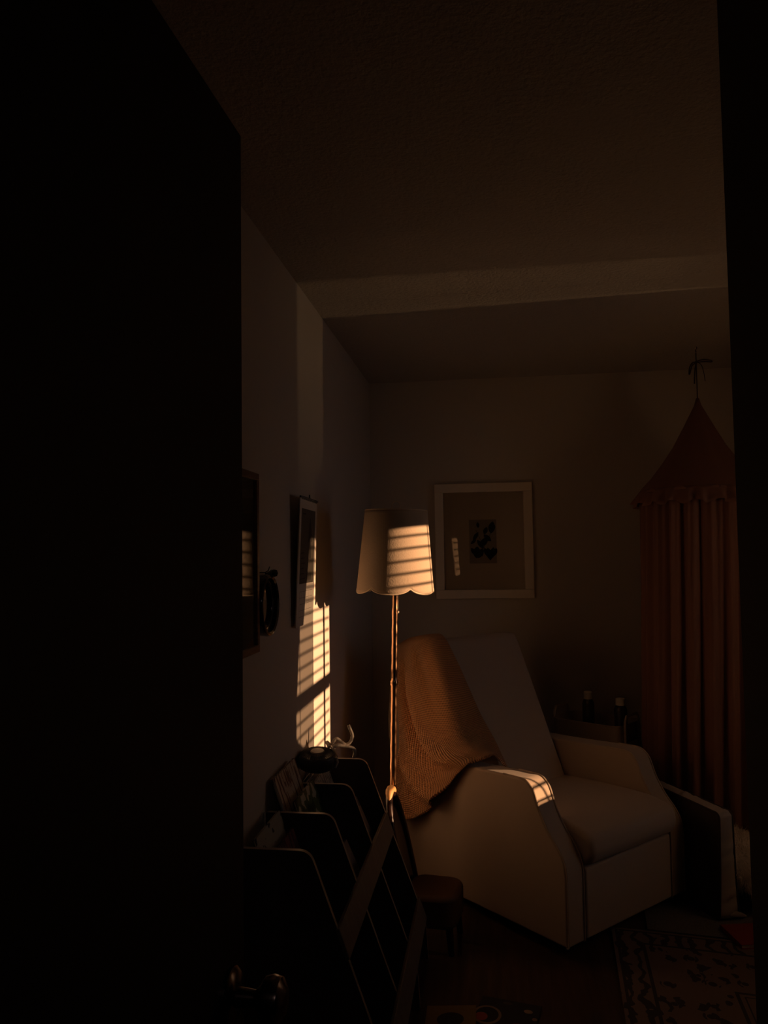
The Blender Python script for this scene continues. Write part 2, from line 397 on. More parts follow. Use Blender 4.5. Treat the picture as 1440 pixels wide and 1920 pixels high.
# knitted blanket over the near shoulder of the chair
def cr(P, t):
    n = len(P); f = t*(n-1); i = min(int(f), n-2); f -= i
    p0, p1, p2, p3 = P[max(i-1, 0)], P[i], P[i+1], P[min(i+2, n-1)]
    return .5*((2*p1)+(-p0+p2)*f+(2*p0-5*p1+4*p2-p3)*f*f+(-p0+3*p1-3*p2+p3)*f**3)
def fb(z, off=0): return .50+.458*(z-.42)+off       # front of the backrest at height z
V = Vector
rows = [
 # each row: from the front face (right edge) over the front-left edge, along the outer side to the rear
 [V((.175, .90, 1.066)), V((.120, .91, 1.068)), V((.075, .92, 1.066)), V((.050, .935, 1.055)), V((.040, .95, 1.045)), V((.034, .965, 1.035)), V((.030, .975, 1.03)), V((.030, .985, 1.02))],
 [V((.150, .795, 1.076)), V((.100, .80, 1.078)), V((.055, .815, 1.070)), V((.036, .84, 1.055)), V((.028, .875, 1.035)), V((.024, .91, 1.015)), V((.022, .94, .995)), V((.022, .965, .98))],
 [V((.165, fb(.95, -.022), .965)), V((.110, fb(.97, -.026), .975)), V((.050, fb(.97, -.014), .975)), V((.026, .80, .965)), V((.020, .84, .945)), V((.016, .885, .925)), V((.012, .91, .905)), V((.016, .925, .885))],
 [V((.190, fb(.86, -.020), .86)), V((.125, fb(.86, -.026), .86)), V((.048, fb(.86, -.014), .86)), V((.014, .755, .85)), V((.014, .80, .83)), V((.002, .86, .81)), V((.008, .885, .79)), V((.008, .90, .76))],
 [V((.213, fb(.742, -.018), .742)), V((.140, fb(.74, -.026), .735)), V((.045, fb(.73, -.018), .73)), V((.006, .70, .72)), V((.010, .765, .70)), V((-.012, .835, .68)), V((.000, .865, .655)), V((.002, .895, .63))],
 [V((.238, fb(.62, -.018), .640)), V((.150, fb(.65, -.030), .655)), V((.045, fb(.65, -.045), .655)), V((-.004, .63, .635)), V((-.006, .71, .60)), V((-.026, .80, .56)), V((-.014, .86, .52)), V((-.010, .90, .49))],
 [V((.255, fb(.54, -.016), .560)), V((.150, fb(.60, -.060), .618)), V((.050, .48, .628)), V((-.012, .545, .600)), V((-.020, .64, .525)), V((-.034, .745, .47)), V((-.026, .83, .42)), V((-.018, .90, .385))],
 [V((.262, fb(.50, -.020), .520)), V((.140, .47, .612)), V((.050, .435, .622)), V((-.014, .50, .578)), V((-.028, .585, .482)), V((-.034, .685, .385)), V((-.030, .79, .315)), V((-.022, .885, .315))],
]
def blanket():
    NU, NV = 130, 170; P = []; UVs = []
    rc = [[r[k] for r in rows] for k in range(8)]
    for i in range(NU):
        s = i/(NU-1); row = []
        for j in range(NV):
            t = j/(NV-1)
            ctl = [cr(c, t) for c in rc]
            p = cr(ctl, s)
            # drape folds fanning from the shoulder
            a = max(0, min(1, (s-.34)/.2))*max(0, min(1, (t-.12)/.3))*(1-.15*t)
            ph = (s-.32)*21+t*7.5+.8*math.sin(t*5+s*3)
            fold = a*(.032*math.sin(ph)+.012*math.sin(ph*1.9+1.3+t*4))
            # bunching where it rests on the arm
            bn = math.exp(-((s-.36)/.16)**2)*max(0, (t-.72)/.28)
            fold += bn*.012*math.sin(t*30+s*8)
            p = p+V((-abs(a)*.024-fold, 0, 0))+V((0, -bn*.006, bn*.008))
            row.append(p); UVs.append((s*1.0, t*1.0))
        P.append(row)
    m = MB(); m.grid(P)
    w = Matrix.Translation(AP) @ Matrix.Rotation(math.atan2(.7134, .7008), 4, 'Z')
    m.v = [tuple(w @ V(v)) for v in m.v]
    o = m.build('knitted_blanket', KNIT, smooth=180, solid=.011, uv=lambda i: (UVs[i][0]*.74, UVs[i][1]*.86))
    tag(o, 'rust brown chunky knitted blanket draped over the shoulder and arm of the armchair', 'blanket')
blanket()

# ------------------------------------------------------------------ floor lamp
LX, LY = -.378, 3.07
lampo = thing('floor_lamp', 'slim brass floor lamp with a scalloped linen shade standing behind the low chair', 'floor lamp', (LX-.039, LY, 0), (0, math.radians(1.5), 0))
def shade():
    P = []; n = 144; K = 24
    for i in range(n):
        a = 2*PI*i/n; al = (a+PI/2-math.radians(-1))           # cusps every 60 degrees, one scallop facing the room
        ph = ((al/(PI/3))+.5) % 1.0
        sc = math.sqrt(max(0, 1-(2*ph-1)**2*.985))
        zb = 1.326-.029*sc
        row = []
        for k in range(K):
            t = k/(K-1); z = 1.625+(zb-1.625)*t; r = .1235+(.1535-.1235)*(1.625-z)/.325
            row.append((r*math.cos(a), r*math.sin(a), z))
        P.append(row)
    return P
SP = shade(); m = MB(); m.grid(SP, closed_u=True)
shd = m.build('lamp_shade', LINEN, lampo, loc=(0, 0, 0), smooth=180, solid=.003)
m = MB(); m.tube([V(r[-1])+V((0, 0, .001)) for r in SP], .0026, 6, closed=True); m.build('shade_binding', SHADEIN, shd, loc=(0, 0, 0)); m = MB(); m.tube([V(r[0]) for r in SP][::3], .0026, 6, closed=True)
m.build('shade_binding', SHADEIN, shd, loc=(0, 0, 0))
pole = [(.0125, .025)]
prof = []
for z, r in ((.02, .0135), (.30, .0135), (.84, .0125), (.93, .0125), (.938, .0165), (.948, .0165), (.956, .0125), (1.18, .012), (1.36, .012)): prof.append((r, z))
# slightly bamboo-like ripples
pr2 = []
for i in range(len(prof)-1):
    (r0, z0), (r1, z1) = prof[i], prof[i+1]; k = max(1, int((z1-z0)/.012))
    for j in range(k):
        t = j/k; z = z0+(z1-z0)*t; pr2.append((r0+(r1-r0)*t+.0006*math.sin(z*2*PI/.075), z))
pr2.append(prof[-1])
MB().lathe(pr2, 28).build('pole', BRASS, lampo, loc=(0, 0, 0), smooth=60)
MB().lathe([(.0001, .004), (.092, .004), (.092, .016), (.08, .022), (.03, .028), (.014, .05), (.0001, .05)], 48).build('base', BRASS, lampo, loc=(0, 0, 0))
MB().lathe([(.0001, 1.36), (.02, 1.36), (.02, 1.43), (.014, 1.44), (.0001, 1.44)], 20).build('socket', BRASS, lampo, loc=(0, 0, 0))
MB().lathe([(.0001, 1.44), (.013, 1.445), (.016, 1.47), (.03, 1.51), (.028, 1.54), (.012, 1.56), (.0001, 1.563)], 20).build('bulb', PAPER, lampo, loc=(0, 0, 0))
h = MB(); h.tube([(.017*math.cos(a), 0, 1.640+.024*math.sin(a)) for a in [PI*(-.12+1.24*i/20) for i in range(21)]], .0016, 6)
h.tube([(.0, 0, 1.43), (.045, 0, 1.47), (.05, 0, 1.56), (.0, 0, 1.625), (-.05, 0, 1.56), (-.045, 0, 1.47), (0, 0, 1.43)], .0014, 6)
for k in range(3):
    a = 2*PI*k/3+.3; h.tube([(0, 0, 1.625), (.123*math.cos(a), .123*math.sin(a), 1.623)], .0014, 6)
h.build('harp_finial', WIRE, lampo, loc=(0, 0, 0))
c = MB()
for k in range(26): c.lathe([(.0001, -.002), (.0018, -.001), (.0018, .001), (.0001, .002)], 8, c=(.014, -.016, 1.232+k*.0042))
c.lathe([(.0001, -.008), (.0048, -.004), (.0052, 0), (.004, .005), (.0001, .008)], 14, c=(.014, -.016, 1.224))
c.build('pull_chain', WIRE, lampo, loc=(0, 0, 0))

# ------------------------------------------------------------------ things on the left wall
XW = X0
fa = thing('framed_print', 'narrow walnut frame with a dark red print on the left wall', 'picture', (XW, 1.93, 1.17))
def frame(parent, y0, y1, z0, z1, w, d, m, x=XW):
    f = MB().box((x, y0, z0), (x+d, y1, z0+w)).box((x, y0, z1-w), (x+d, y1, z1)).box((x, y0, z0+w), (x+d, y0+w, z1-w)).box((x, y1-w, z0+w), (x+d, y1, z1-w))
    return f.build('frame', m, parent, bevel=.002, seg=2)
frame(fa, 1.735, 2.137, 1.180, 1.686, .020, .026, WOODF)
MB().box((XW, 1.755, 1.20), (XW+.012, 2.117, 1.666)).build('mat_board', PAPER, fa, smooth=0)
art = MB(); xa = XW+.0125
art.m = 0; art.box((xa, 1.785, 1.23), (xa+.001, 2.100, 1.640))
def blob(mb, cy, cz, ry, rz, x, n=18, w=.15, seed=0):
    rnd = random.Random(seed); k = [rnd.uniform(-w, w) for _ in range(4)]
    vs = [(x, cy, cz)]
    for i in range(n):
        a = 2*PI*i/n; q = 1+k[0]*math.cos(2*a)+k[1]*math.sin(3*a)+k[2]*math.cos(3*a+1)
        vs.append((x, cy+ry*q*math.cos(a), cz+rz*q*math.sin(a)))
    mb.add(vs, [(0, i+1, (i+1) % n+1) for i in range(n)])
art.m = 1
for i, (cy, cz, ry, rz) in enumerate(((2.17, 1.585, .028, .035), (2.195, 1.52, .016, .028), (2.02, 1.56, .03, .05), (2.10, 1.33, .05, .06), (1.97, 1.42, .03, .07), (2.18, 1.27, .03, .03))): blob(art, cy-.125, cz, ry, rz, xa+.0016, seed=i)
art.m = 2
for i, (cy, cz, ry, rz) in enumerate(((2.09, 1.46, .05, .035), (2.17, 1.37, .03, .045), (2.0, 1.29, .05, .03))): blob(art, cy-.125, cz, ry, rz, xa+.0018, seed=10+i)
art.build('print', [REDINK, PINKINK, INK], fa, smooth=0)
MB().box((XW+.018, 1.756, 1.201), (XW+.0195, 2.116, 1.665)).build('glass', PANE, fa, smooth=0)

mr = thing('round_mirror', 'small round black-framed mirror hanging from a nail on the left wall', 'mirror', (XW, 2.225, 1.306))
Mm = Matrix.Translation((XW+.001, 2.225, 1.306)) @ Matrix.Rotation(PI/2, 4, 'Y') @ Matrix.Rotation(0, 4, 'Z')
MB().lathe([(.090, 0), (.092, .024), (.089, .032), (.084, .034), (.079, .030), (.077, .018), (.070, .015), (.070, .008), (.0001, .008), (.0001, 0)], 64, M=Mm, cap=False).build('frame', BLACKF, mr)
MB().lathe([(.0001, .012), (.0695, .012), (.0695, .0135), (.0001, .0135)], 64, M=Mm).build('glass', MIRM, mr, smooth=30)
kn = MB(); kn.lathe([(.0001, -.012), (.009, -.009), (.0125, 0), (.009, .009), (.0001, .012)], 18, c=(XW+.034, 2.256, 1.399)); kn.tube([(XW+.02, 2.222, 1.395), (XW+.03, 2.246, 1.404), (XW+.034, 2.256, 1.399)], .006, 8); kn.tube([(XW+.022, 2.215, 1.390), (XW+.03, 2.236, 1.386), (XW+.034, 2.256, 1.397)], .005, 8)
kn.build('leather_knot', BLACKF, mr)
tag(MB().tube([(XW, 2.205, 1.402), (XW+.022, 2.205, 1.402), (XW+.030, 2.208, 1.408), (XW+.033, 2.214, 1.419)], .0016, 8).build('nail', BLACKF), 'bent dark nail in the left wall above the round mirror', 'nail')

# calendar print
DY = .088          # print coordinates below are laid out on the sheet, then shifted along the wall
cy0, cy1, cz0, cz1 = 2.665-DY, 2.945-DY+.012, 1.204, 1.652
ca = thing('wall_calendar', 'tall paper calendar with a dark illustration hanging from a bar on the left wall', 'calendar', (XW, 2.718, cz0))
# it stands a little off the wall along its near edge
def cal(y, z, e=0): t = (y-cy0)/(cy1-cy0); return (XW+.009*(1-t)+.008+e+(z-cz0)/(cz1-cz0)*.020, y, z)
m = MB()
for (a, b, c2, d, e0, e1, mi) in ((cy0, cy1, cz0, cz1, -.004, 0, 0),):
    m.add([cal(a, c2, e0), cal(b, c2, e0), cal(b, d, e0), cal(a, d, e0), cal(a, c2, e1), cal(b, c2, e1), cal(b, d, e1), cal(a, d, e1)], [(0,3,2,1),(4,5,6,7),(0,1,5,4),(1,2,6,5),(2,3,7,6),(3,0,4,7)])
m.build('paper', PAPER, ca, smooth=0)
p = MB()
def quad(mb, pts, e): mb.add([cal(y-DY, z, e) for y, z in pts], [tuple(range(len(pts)))])
p.m = 0; quad(p, [(2.69, 1.352), (2.93, 1.352), (2.93, 1.615), (2.69, 1.615)], .0008)
p.m = 1; quad(p, [(2.815, 1.50), (2.875, 1.50), (2.865, 1.54), (2.842, 1.585), (2.835, 1.585), (2.820, 1.54)], .0014)
quad(p, [(2.835, 1.50), (2.86, 1.50), (2.87, 1.44), (2.845, 1.44)], .0014)
for i in range(5): quad(p, [(2.80+i*.018, 1.362), (2.807+i*.018, 1.362), (2.811+i*.018, 1.385+.006*(i % 2)), (2.801+i*.018, 1.39)], .0014)
for i in range(6): quad(p, [(2.70, 1.46-.018*i), (2.75+.012*(i % 3), 1.462-.018*i), (2.75+.012*(i % 3), 1.4585-.018*i), (2.70, 1.4565-.018*i)], .0014)
quad(p, [(2.705, 1.60), (2.76, 1.60), (2.76, 1.594), (2.705, 1.594)], .0014)
p.build('illustration', [INK2, INK], ca, smooth=0)
g = MB()
for i in range(5): quad(g, [(2.70, 1.325-.022*i), (2.92, 1.325-.022*i), (2.92, 1.324-.022*i), (2.70, 1.324-.022*i)], .0008)
for i in range(8): quad(g, [(2.70+.0312*i, 1.237), (2.701+.0312*i, 1.237), (2.701+.0312*i, 1.325), (2.70+.0312*i, 1.325)], .0008)
g.build('date_grid', INK2, ca, smooth=0)
hb = MB(); hb.tube([cal(cy0-.004, cz1+.001, .001), cal(cy1+.002, cz1+.001, .001)], .004, 8)
hb.tube([cal(2.718, cz1), cal(2.721, cz1+.016), cal(2.730, cz1+.018), cal(2.736, cz1+.002)], .0014, 6)
for i in range(22): hb.tube([cal(cy0+.012+i*.0125, cz1-.007, .002), cal(cy0+.012+i*.0125, cz1+.004, .005)], .0011, 5)
hb.build('hanging_bar', BLACKF, ca)

# ------------------------------------------------------------------ framed print on the back wall
YB = Y1
fb_ = thing('framed_print', 'white frame with a wide mat around a small leaf print on the back wall', 'picture', (-.04, YB, 1.2))
def sx(z): return 0
x0, x1, z0, z1 = -.312, .231, 1.197, 1.842
w = .050; d = .032
f = MB().box((x0, YB-d, z0), (x1, YB, z0+w)).box((x0, YB-d, z1-w), (x1, YB, z1)).box((x0, YB-d, z0+w), (x0+w, YB, z1-w)).box((x1-w, YB-d, z0+w), (x1, YB, z1-w))
f.build('frame', WHITEF, fb_, bevel=.003, seg=2)
MB().box((x0+w-.004, YB-.012, z0+w-.004), (x1-w+.004, YB, z1-w+.004)).build('mat_board', MATB, fb_, smooth=0)
pr = MB(); pr.m = 0; pr.box((-.121, YB-.0135, 1.393), (.030, YB-.0121, 1.638))
pr.m = 1
def leaf(cx, cz, ln, wd_, ang):
    n = 9; vs = []; wd_ *= 1.35; ln *= 1.12
    for i in range(n):
        t = i/(n-1); q = math.sin(PI*t)**.8*wd_
        vs.append((t*ln-ln/2, q))
    for i in range(n-2, 0, -1):
        t = i/(n-1); vs.append((t*ln-ln/2, -math.sin(PI*t)**.8*wd_))
    ca_, sa = math.cos(ang), math.sin(ang)
    pr.add([(cx+a*ca_-b*sa, YB-.0142, cz+a*sa+b*ca_) for a, b in vs], [tuple(range(len(vs)))])
for l in ((.005, 1.593, .062, .014, 1.4), (-.072, 1.608, .030, .006, 1.7), (-.085, 1.545, .050, .008, 1.0), (-.060, 1.50, .055, .009, 2.2), (-.098, 1.515, .035, .006, .7), (-.040, 1.512, .060, .013, .9), (-.020, 1.535, .050, .010, 2.4), (-.030, 1.575, .040, .009, 1.2),
          (-.080, 1.455, .060, .016, 1.5), (-.060, 1.45, .055, .012, 1.1), (-.098, 1.46, .045, .009, 2.2), (-.012, 1.445, .066, .012, 1.8), (.006, 1.45, .060, .012, 1.35), (.020, 1.455, .045, .009, 1.2), (-.028, 1.455, .05, .009, 2.0)): leaf(*l)
for a, b in (((-.05, 1.43), (-.025, 1.55)), ((-.04, 1.48), (-.085, 1.58)), ((-.03, 1.50), (.0, 1.57))):
    pr.add([(a[0], YB-.0141, a[1]), (a[0]+.002, YB-.0141, a[1]), (b[0]+.002, YB-.0141, b[1]), (b[0], YB-.0141, b[1])], [(0, 1, 2, 3)])
pr.build('leaf_print', [PRINTB, INK], fb_, smooth=0)
MB().box((x0+w, YB-.022, z0+w), (x1-w, YB-.0205, z1-w)).build('glass', PANE, fb_, smooth=0)

# ------------------------------------------------------------------ tiered book rack along the left wall
rack = thing('book_rack', 'dark tiered book rack with four slanted dividers along the left wall', 'book rack', (X0, 2.4, 0))
prof = arc([(-.672, 0), (-.672, .70), (-.474, .70), (-.262, .125), (-.255, 0)], [0, .004, .03, .03, 0], 7)
SLY = (1.97, 2.25, 2.54, 2.855)
for y in SLY:
    m = MB(); T = .007
    n = len(prof)
    vs = [(p_, y-T, q_) for p_, q_ in prof]+[(p_, y+T, q_) for p_, q_ in prof]
    m.m = 0; m.add(vs, [tuple(range(n))[::-1], tuple(range(n, 2*n))])
    m.m = 1; m.add(vs, [(i, (i+1) % n, n+(i+1) % n, n+i) for i in range(n)])
    bmm = m.build('divider', [SHELFM, SHELFEDGE], rack, bevel=.0015, seg=2, smooth=45)
def slanted(mb, c, along, wid, y0, y1, th):
    """board whose section runs from c in direction 'along' for wid, extruded in y"""
    a = V((along[0], along[1])).normalized(); nn = V((-a.y, a.x))
    q = [V(c), V(c)+a*wid, V(c)+a*wid+nn*th, V(c)+nn*th]
    mb.prism([tuple(k) for k in q], y0, y1, lambda p_, z_, w_: (p_, w_, z_))
for c, wd2 in (((-.383, .436), .078), ((-.268, .140), .075)):
    m = MB(); slanted(m, c, (-.345, 1), wd2, SLY[0]-.012, SLY[3]-.007, -.012); m.build('retaining_rail', RAILM, rack, bevel=.002, seg=2)
for (c, wd2) in (((-.385, .430), -.19), ((-.270, .085), -.20)):
    m = MB(); slanted(m, c, (1, .30), wd2, SLY[0]+.007, SLY[3]-.007, .010); m.build('tier_shelf', SHELFM, rack)
for (c, wd2) in (((-.565, .375), .30), ((-.455, .03), .40)):
    m = MB(); slanted(m, c, (-.32, 1), wd2, SLY[0]+.007, SLY[3]-.007, .008); m.build('tier_back', SHELFM, rack)

def cover_mat(name, bg, ink, scale, kind='noise', thr=.5, ink2=None):
    m, t, p = nt(name); p.inputs['Roughness'].default_value = .45
    tc = t.nodes.new('ShaderNodeTexCoord'); mp = t.nodes.new('ShaderNodeMapping'); t.links.new(tc.outputs['Object'], mp.inputs[0])
    if kind == 'stripes': mp.inputs['Scale'].default_value = (1, 6, 1.2)
    n = t.nodes.new('ShaderNodeTexNoise'); n.inputs['Scale'].default_value = scale; n.inputs['Detail'].default_value = 2; t.links.new(mp.outputs[0], n.inputs['Vector'])
    r = t.nodes.new('ShaderNodeValToRGB'); r.color_ramp.interpolation = 'CONSTANT'
    r.color_ramp.elements[0].color = (*bg, 1); r.color_ramp.elements[1].position = thr; r.color_ramp.elements[1].color = (*ink, 1)
    if ink2: e = r.color_ramp.elements.new(thr+.09); e.color = (*ink2, 1)
    t.links.new(n.outputs['Fac'], r.inputs[0]); t.links.new(r.outputs[0], p.inputs['Base Color'])
    return m
CV = {
 'garden': cover_mat('garden_cover', (.55, .54, .48), (.085, .13, .045), 16, thr=.48, ink2=(.02, .03, .012)),
 'castle': cover_mat('striped_cover', (.55, .50, .43), (.16, .07, .04), 9, 'stripes', .55, (.03, .03, .03)),
 'title': cover_mat('pale_cover', (.40, .40, .36), (.04, .04, .04), 30, thr=.60),
 'plum': cover_mat('plum_cover', (.22, .09, .10), (.05, .025, .03), 12, 'stripes', .52),
 'zig': cover_mat('zigzag_cover', (.55, .50, .44), (.08, .07, .06), 22, 'stripes', .5),
 'navy': cover_mat('navy_cover', (.10, .10, .11), (.42, .38, .34), 20, thr=.62),
 'grey': cover_mat('plain_grey_cover', (.17, .15, .145), (.12, .10, .10), 8, thr=.6),
}
def book(label, y0, y1, base, hgt, th, lean, cover, group=None, name='picture_book', yaw=0, spin=0):
    t = thing(name, label, 'book', (base[0], (y0+y1)/2, base[1]), (0, -lean, 0), group)
    if yaw or spin: t.rotation_euler = Euler((spin, -lean, yaw))
    bpy.context.view_layer.update()
    w_ = (y1-y0)/2
    MB().box((th/2-.0015, -w_, 0), (th/2, w_, hgt)).box((-th/2, -w_, 0), (-th/2+.0015, w_, hgt)).box((-th/2, w_-.002, 0), (th/2, w_, hgt)).build('cover', CV[cover], t, loc=(0, 0, 0), smooth=0)
    MB().box((-th/2+.002, -w_+.004, .003), (th/2-.002, w_-.003, hgt-.003)).build('pages', PAPER, t, loc=(0, 0, 0), smooth=0)
    return t
LN = math.radians(19)
GR = 'picture books in the book rack'
book('tall book with pale striped cover rising highest from the middle bay of the rack', 2.275, 2.515, (-.545, .455), .350, .009, LN, 'castle', GR)
book('white book with a green plant cover leaning in front of the tall striped one', 2.285, 2.520, (-.508, .458), .275, .009, LN, 'garden', GR)
book('thin book with a pale title band at the back of the nearest bay', 1.995, 2.232, (-.538, .440), .285, .008, LN, 'title', GR)
book('plum red book in front of the pale banded one in the nearest bay', 1.99, 2.225, (-.512, .442), .235, .008, LN, 'plum', GR)
book('book with a zigzag cover in the farthest bay directly under the fan', 2.565, 2.80, (-.530, .455), .245, .009, LN, 'zig', GR)
book('flat-topped storybook against the wall side of the farthest bay under the fan', 2.57, 2.83, (-.548, .448), .258, .012, LN, 'grey', GR)
book('dark thick book at the very back of the farthest bay', 2.56, 2.835, (-.563, .442), .262, .012, LN, 'navy', GR)
book('small grey board book leaning on the rail in the farthest bay', 2.565, 2.72, (-.425, .462), .125, .007, LN*1.3, 'grey', GR)
book('small navy board book behind the grey one on the rail of the farthest bay', 2.60, 2.80, (-.45, .462), .13, .007, LN*1.3, 'navy', GR)
book('small grey board book leaning on the rail in the middle bay', 2.275, 2.43, (-.425, .462), .11, .007, LN*1.3, 'grey', GR)

# low bin in front of the rack, almost lost in the dark
bn = thing('toy_bin', 'low dark bin with a slanted side on the floor before the book rack', 'bin', (-.52, 1.45, 0))
pf = arc([(-.66, 0), (-.66, .48), (-.415, .48), (-.28, .12), (-.275, 0)], [0, .004, .02, .02, 0], 5)
for y in (1.30, 1.60):
    m = MB(); n = len(pf); T = .006; vs = [(p_, y-T, q_) for p_, q_ in pf]+[(p_, y+T, q_) for p_, q_ in pf]
    m.m = 0; m.add(vs, [tuple(range(n))[::-1], tuple(range(n, 2*n))]); m.m = 1; m.add(vs, [(i, (i+1) % n, n+(i+1) % n, n+i) for i in range(n)])
    m.build('side_panel', [SHELFM, mat('dim_edge', (.10, .085, .08), .4)], bn, smooth=45)
m = MB(); slanted(m, (-.285, .06), (-.37, 1), .20, 1.306, 1.594, -.01); m.build('front_board', SHELFM, bn)
MB().box((-.65, 1.306, .03), (-.29, 1.594, .042)).build('bottom', SHELFM, bn)

# ------------------------------------------------------------------ clip fan lying on the book tops
FM = Matrix.Translation((-.611, 2.66, .716)) @ Matrix.Rotation(math.radians(9), 4, 'X') @ Matrix.Rotation(math.radians(2), 4, 'Y')
fan = thing('portable_fan', 'small round black fan with bendy cream legs lying on the books in the rack', 'fan', (-.611, 2.66, .716))
MB().lathe([(.0001, 0), (.045, 0), (.060, .008), (.066, .018), (.067, .038), (.063, .050), (.057, .054), (.050, .050), (.020, .050), (.0001, .050)], 56, M=FM).build('housing', FANM, fan, smooth=35)
g = MB()
for k in range(44):
    a = 2*PI*k/44; g.tube([FM @ V((.020*math.cos(a), .020*math.sin(a), .060)), FM @ V((.042*math.cos(a+.1), .042*math.sin(a+.1), .060)), FM @ V((.061*math.cos(a+.2), .061*math.sin(a+.2), .051))], .0011, 5)
    g.tube([FM @ V((.0685*math.cos(a), .0685*math.sin(a), .014)), FM @ V((.0690*math.cos(a), .0690*math.sin(a), .038))], .0012, 5)
g.build('grille', FANM, fan)
MB().lathe([(.0001, .052), (.0235, .052), (.025, .060), (.022, .0635), (.0001, .065)], 36, M=FM).build('hub_cap', FANHUB, fan, smooth=35)
def bendy(pts, r=.0058):
    P = [cr([V(q) for q in pts], i/40) for i in range(41)]
    m = MB(); m.tube(P, [r*(1+.10*math.sin(i*2.1)) for i in range(41)], 10)
    return m.build('leg', FLEX, fan, smooth=60)
bendy([(-.585, 2.77, .768), (-.568, 2.775, .790), (-.550, 2.78, .778), (-.535, 2.785, .768), (-.520, 2.79, .775), (-.513, 2.80, .795), (-.522, 2.805, .818), (-.528, 2.806, .832)])
bendy([(-.575, 2.75, .766), (-.560, 2.76, .770), (-.540, 2.775, .764), (-.520, 2.785, .758), (-.508, 2.80, .748), (-.506, 2.81, .733), (-.512, 2.815, .714)], .0062)
bendy([(-.590, 2.755, .764), (-.603, 2.78, .775), (-.60, 2.80, .765), (-.585, 2.81, .745), (-.578, 2.815, .72)])
MB().tube([FM @ V((.064, -.012, .012)), FM @ V((.072, -.010, .030)), FM @ V((.068, -.008, .046))], .005, 8).build('clip', FLEX, fan)

# ------------------------------------------------------------------ low child's chair between rack and armchair
kc = thing('childs_chair', "low dark child's chair with a rounded hoop back and brown padded seat beside the lamp", 'chair', (-.238, 2.978, 0), (0, 0, math.radians(-8)))
MB().prism(rect((-.100, -.105), (.098, .105), .055, 7), .088, .205, lambda p_, q_, w_: (p_, q_, w_)).build('seat', KIDSEAT, kc, loc=(0, 0, 0), bevel=.018, seg=4, smooth=60)
for sx_, sy_ in ((1, 1), (1, -1), (-1, 1), (-1, -1)):
    MB().tube([(.065*sx_, .075*sy_, .13), (.078*sx_, .088*sy_, .0)], [.016, .011], 12).build('leg', KIDM, kc, loc=(0, 0, 0))
def hx(z_): return -.098-.068*max(0, z_-.20)/.33
def hoop(i, n, w0=.085, top=.535):
    a = PI*i/n; yy = -w0*math.cos(a); z_ = .24+(top-.24)*math.sin(a)**.75
    return V((hx(z_), yy, z_))
pts = [V((-.088, -.088, .14))]+[hoop(i, 24) for i in range(25)]+[V((-.088, .088, .14))]
MB().tube(pts, .014, 12).build('back_hoop', KIDM, kc, loc=(0, 0, 0), smooth=60)
m = MB(); P = []
for i in range(13):
    y_ = -.078+.156*i/12; top = .24+.285*(1-(y_/.083)**2)**.375
    P.append([V((hx(z_)-.012*math.cos(y_*18), y_, z_)) for z_ in [.15+(top-.15)*k/10 for k in range(11)]])
m.grid(P); m.build('back_panel', KIDM, kc, loc=(0, 0, 0), solid=.010, smooth=60)
pts = [hoop(i, 24)+V((0, 0, .013)) for i in range(8, 17)]
MB().tube(pts, [.006, .012, .015, .016, .016, .016, .015, .012, .006], 12).build('lit_crest', KIDLIT, kc, loc=(0, 0, 0), smooth=60)  # rim strip with the bounced light put into its colour

# ------------------------------------------------------------------ cart with bottles behind the armchair
cart = thing('utility_cart', 'cream metal cart with a rounded tray behind the armchair and beside the canopy', 'cart', (.508, 4.105, 0), (0, 0, math.radians(-36)))
ro = rect((-.19, -.125), (.19, .125), .055, 7)
for zt in (.515, .30, .085):
    m = MB(); n = len(ro); ri = rect((-.187, -.122), (.187, .122), .052, 7)
    vs = [(p_, q_, zt) for p_, q_ in ro]+[(p_, q_, zt+.085) for p_, q_ in ro]+[(p_, q_, zt+.085) for p_, q_ in ri]+[(p_, q_, zt+.004) for p_, q_ in ri]
    fs = [tuple(range(n))[::-1], tuple(range(3*n, 4*n))]
    for k in range(3): fs += [(k*n+i, k*n+(i+1) % n, (k+1)*n+(i+1) % n, (k+1)*n+i) for i in range(n)]
    m.add(vs, fs); m.tube([(p_, q_, zt+.086) for p_, q_ in ro], .003, 6, closed=True)
    m.build('tray', CARTM, cart, loc=(0, 0, 0), smooth=40)
for sx_ in (-1, 1):
    m = MB(); pts = [(.197*sx_, -.07, .04), (.197*sx_, -.07, .62), (.197*sx_, -.055, .645), (.197*sx_, .055, .645), (.197*sx_, .07, .62), (.197*sx_, .07, .04)]
    m.tube(pts, .0065, 10); m.build('side_frame', CARTM, cart, loc=(0, 0, 0))
    for sy_ in (-1, 1):
        MB().lathe([(.0001, -.009), (.02, -.009), (.022, 0), (.02, .009), (.0001, .009)], 20, M=Matrix.Translation((.185*sx_, .07*sy_, .022)) @ Matrix.Rotation(PI/2, 4, 'X')).build('caster', BLACKF, cart, loc=(0, 0, 0))
def bottle(x, y, hb_, r, label):
    t = thing('bottle', label, 'bottle', (x, y, .5195), group='bottles in the cart tray')
    MB().lathe([(.0001, 0), (r*.95, 0), (r, .005), (r, hb_*.72), (r*.8, hb_*.80), (r*.42, hb_*.86), (r*.42, hb_*.9), (.0001, hb_*.9)], 28).build('bottle_body', BOTM, t, loc=(0, 0, 0))
    MB().lathe([(.0001, hb_*.83), (r*.70, hb_*.83), (r*.70, hb_*.99), (r*.6, hb_), (.0001, hb_)], 28).build('cap', CAPM, t, loc=(0, 0, 0))
bottle(.475, 4.115, .215, .030, 'dark bottle with a small white cap at the far end of the cart tray')
bottle(.620, 4.02, .200, .032, 'dark bottle with a wide pale cap nearest the canopy in the cart tray')

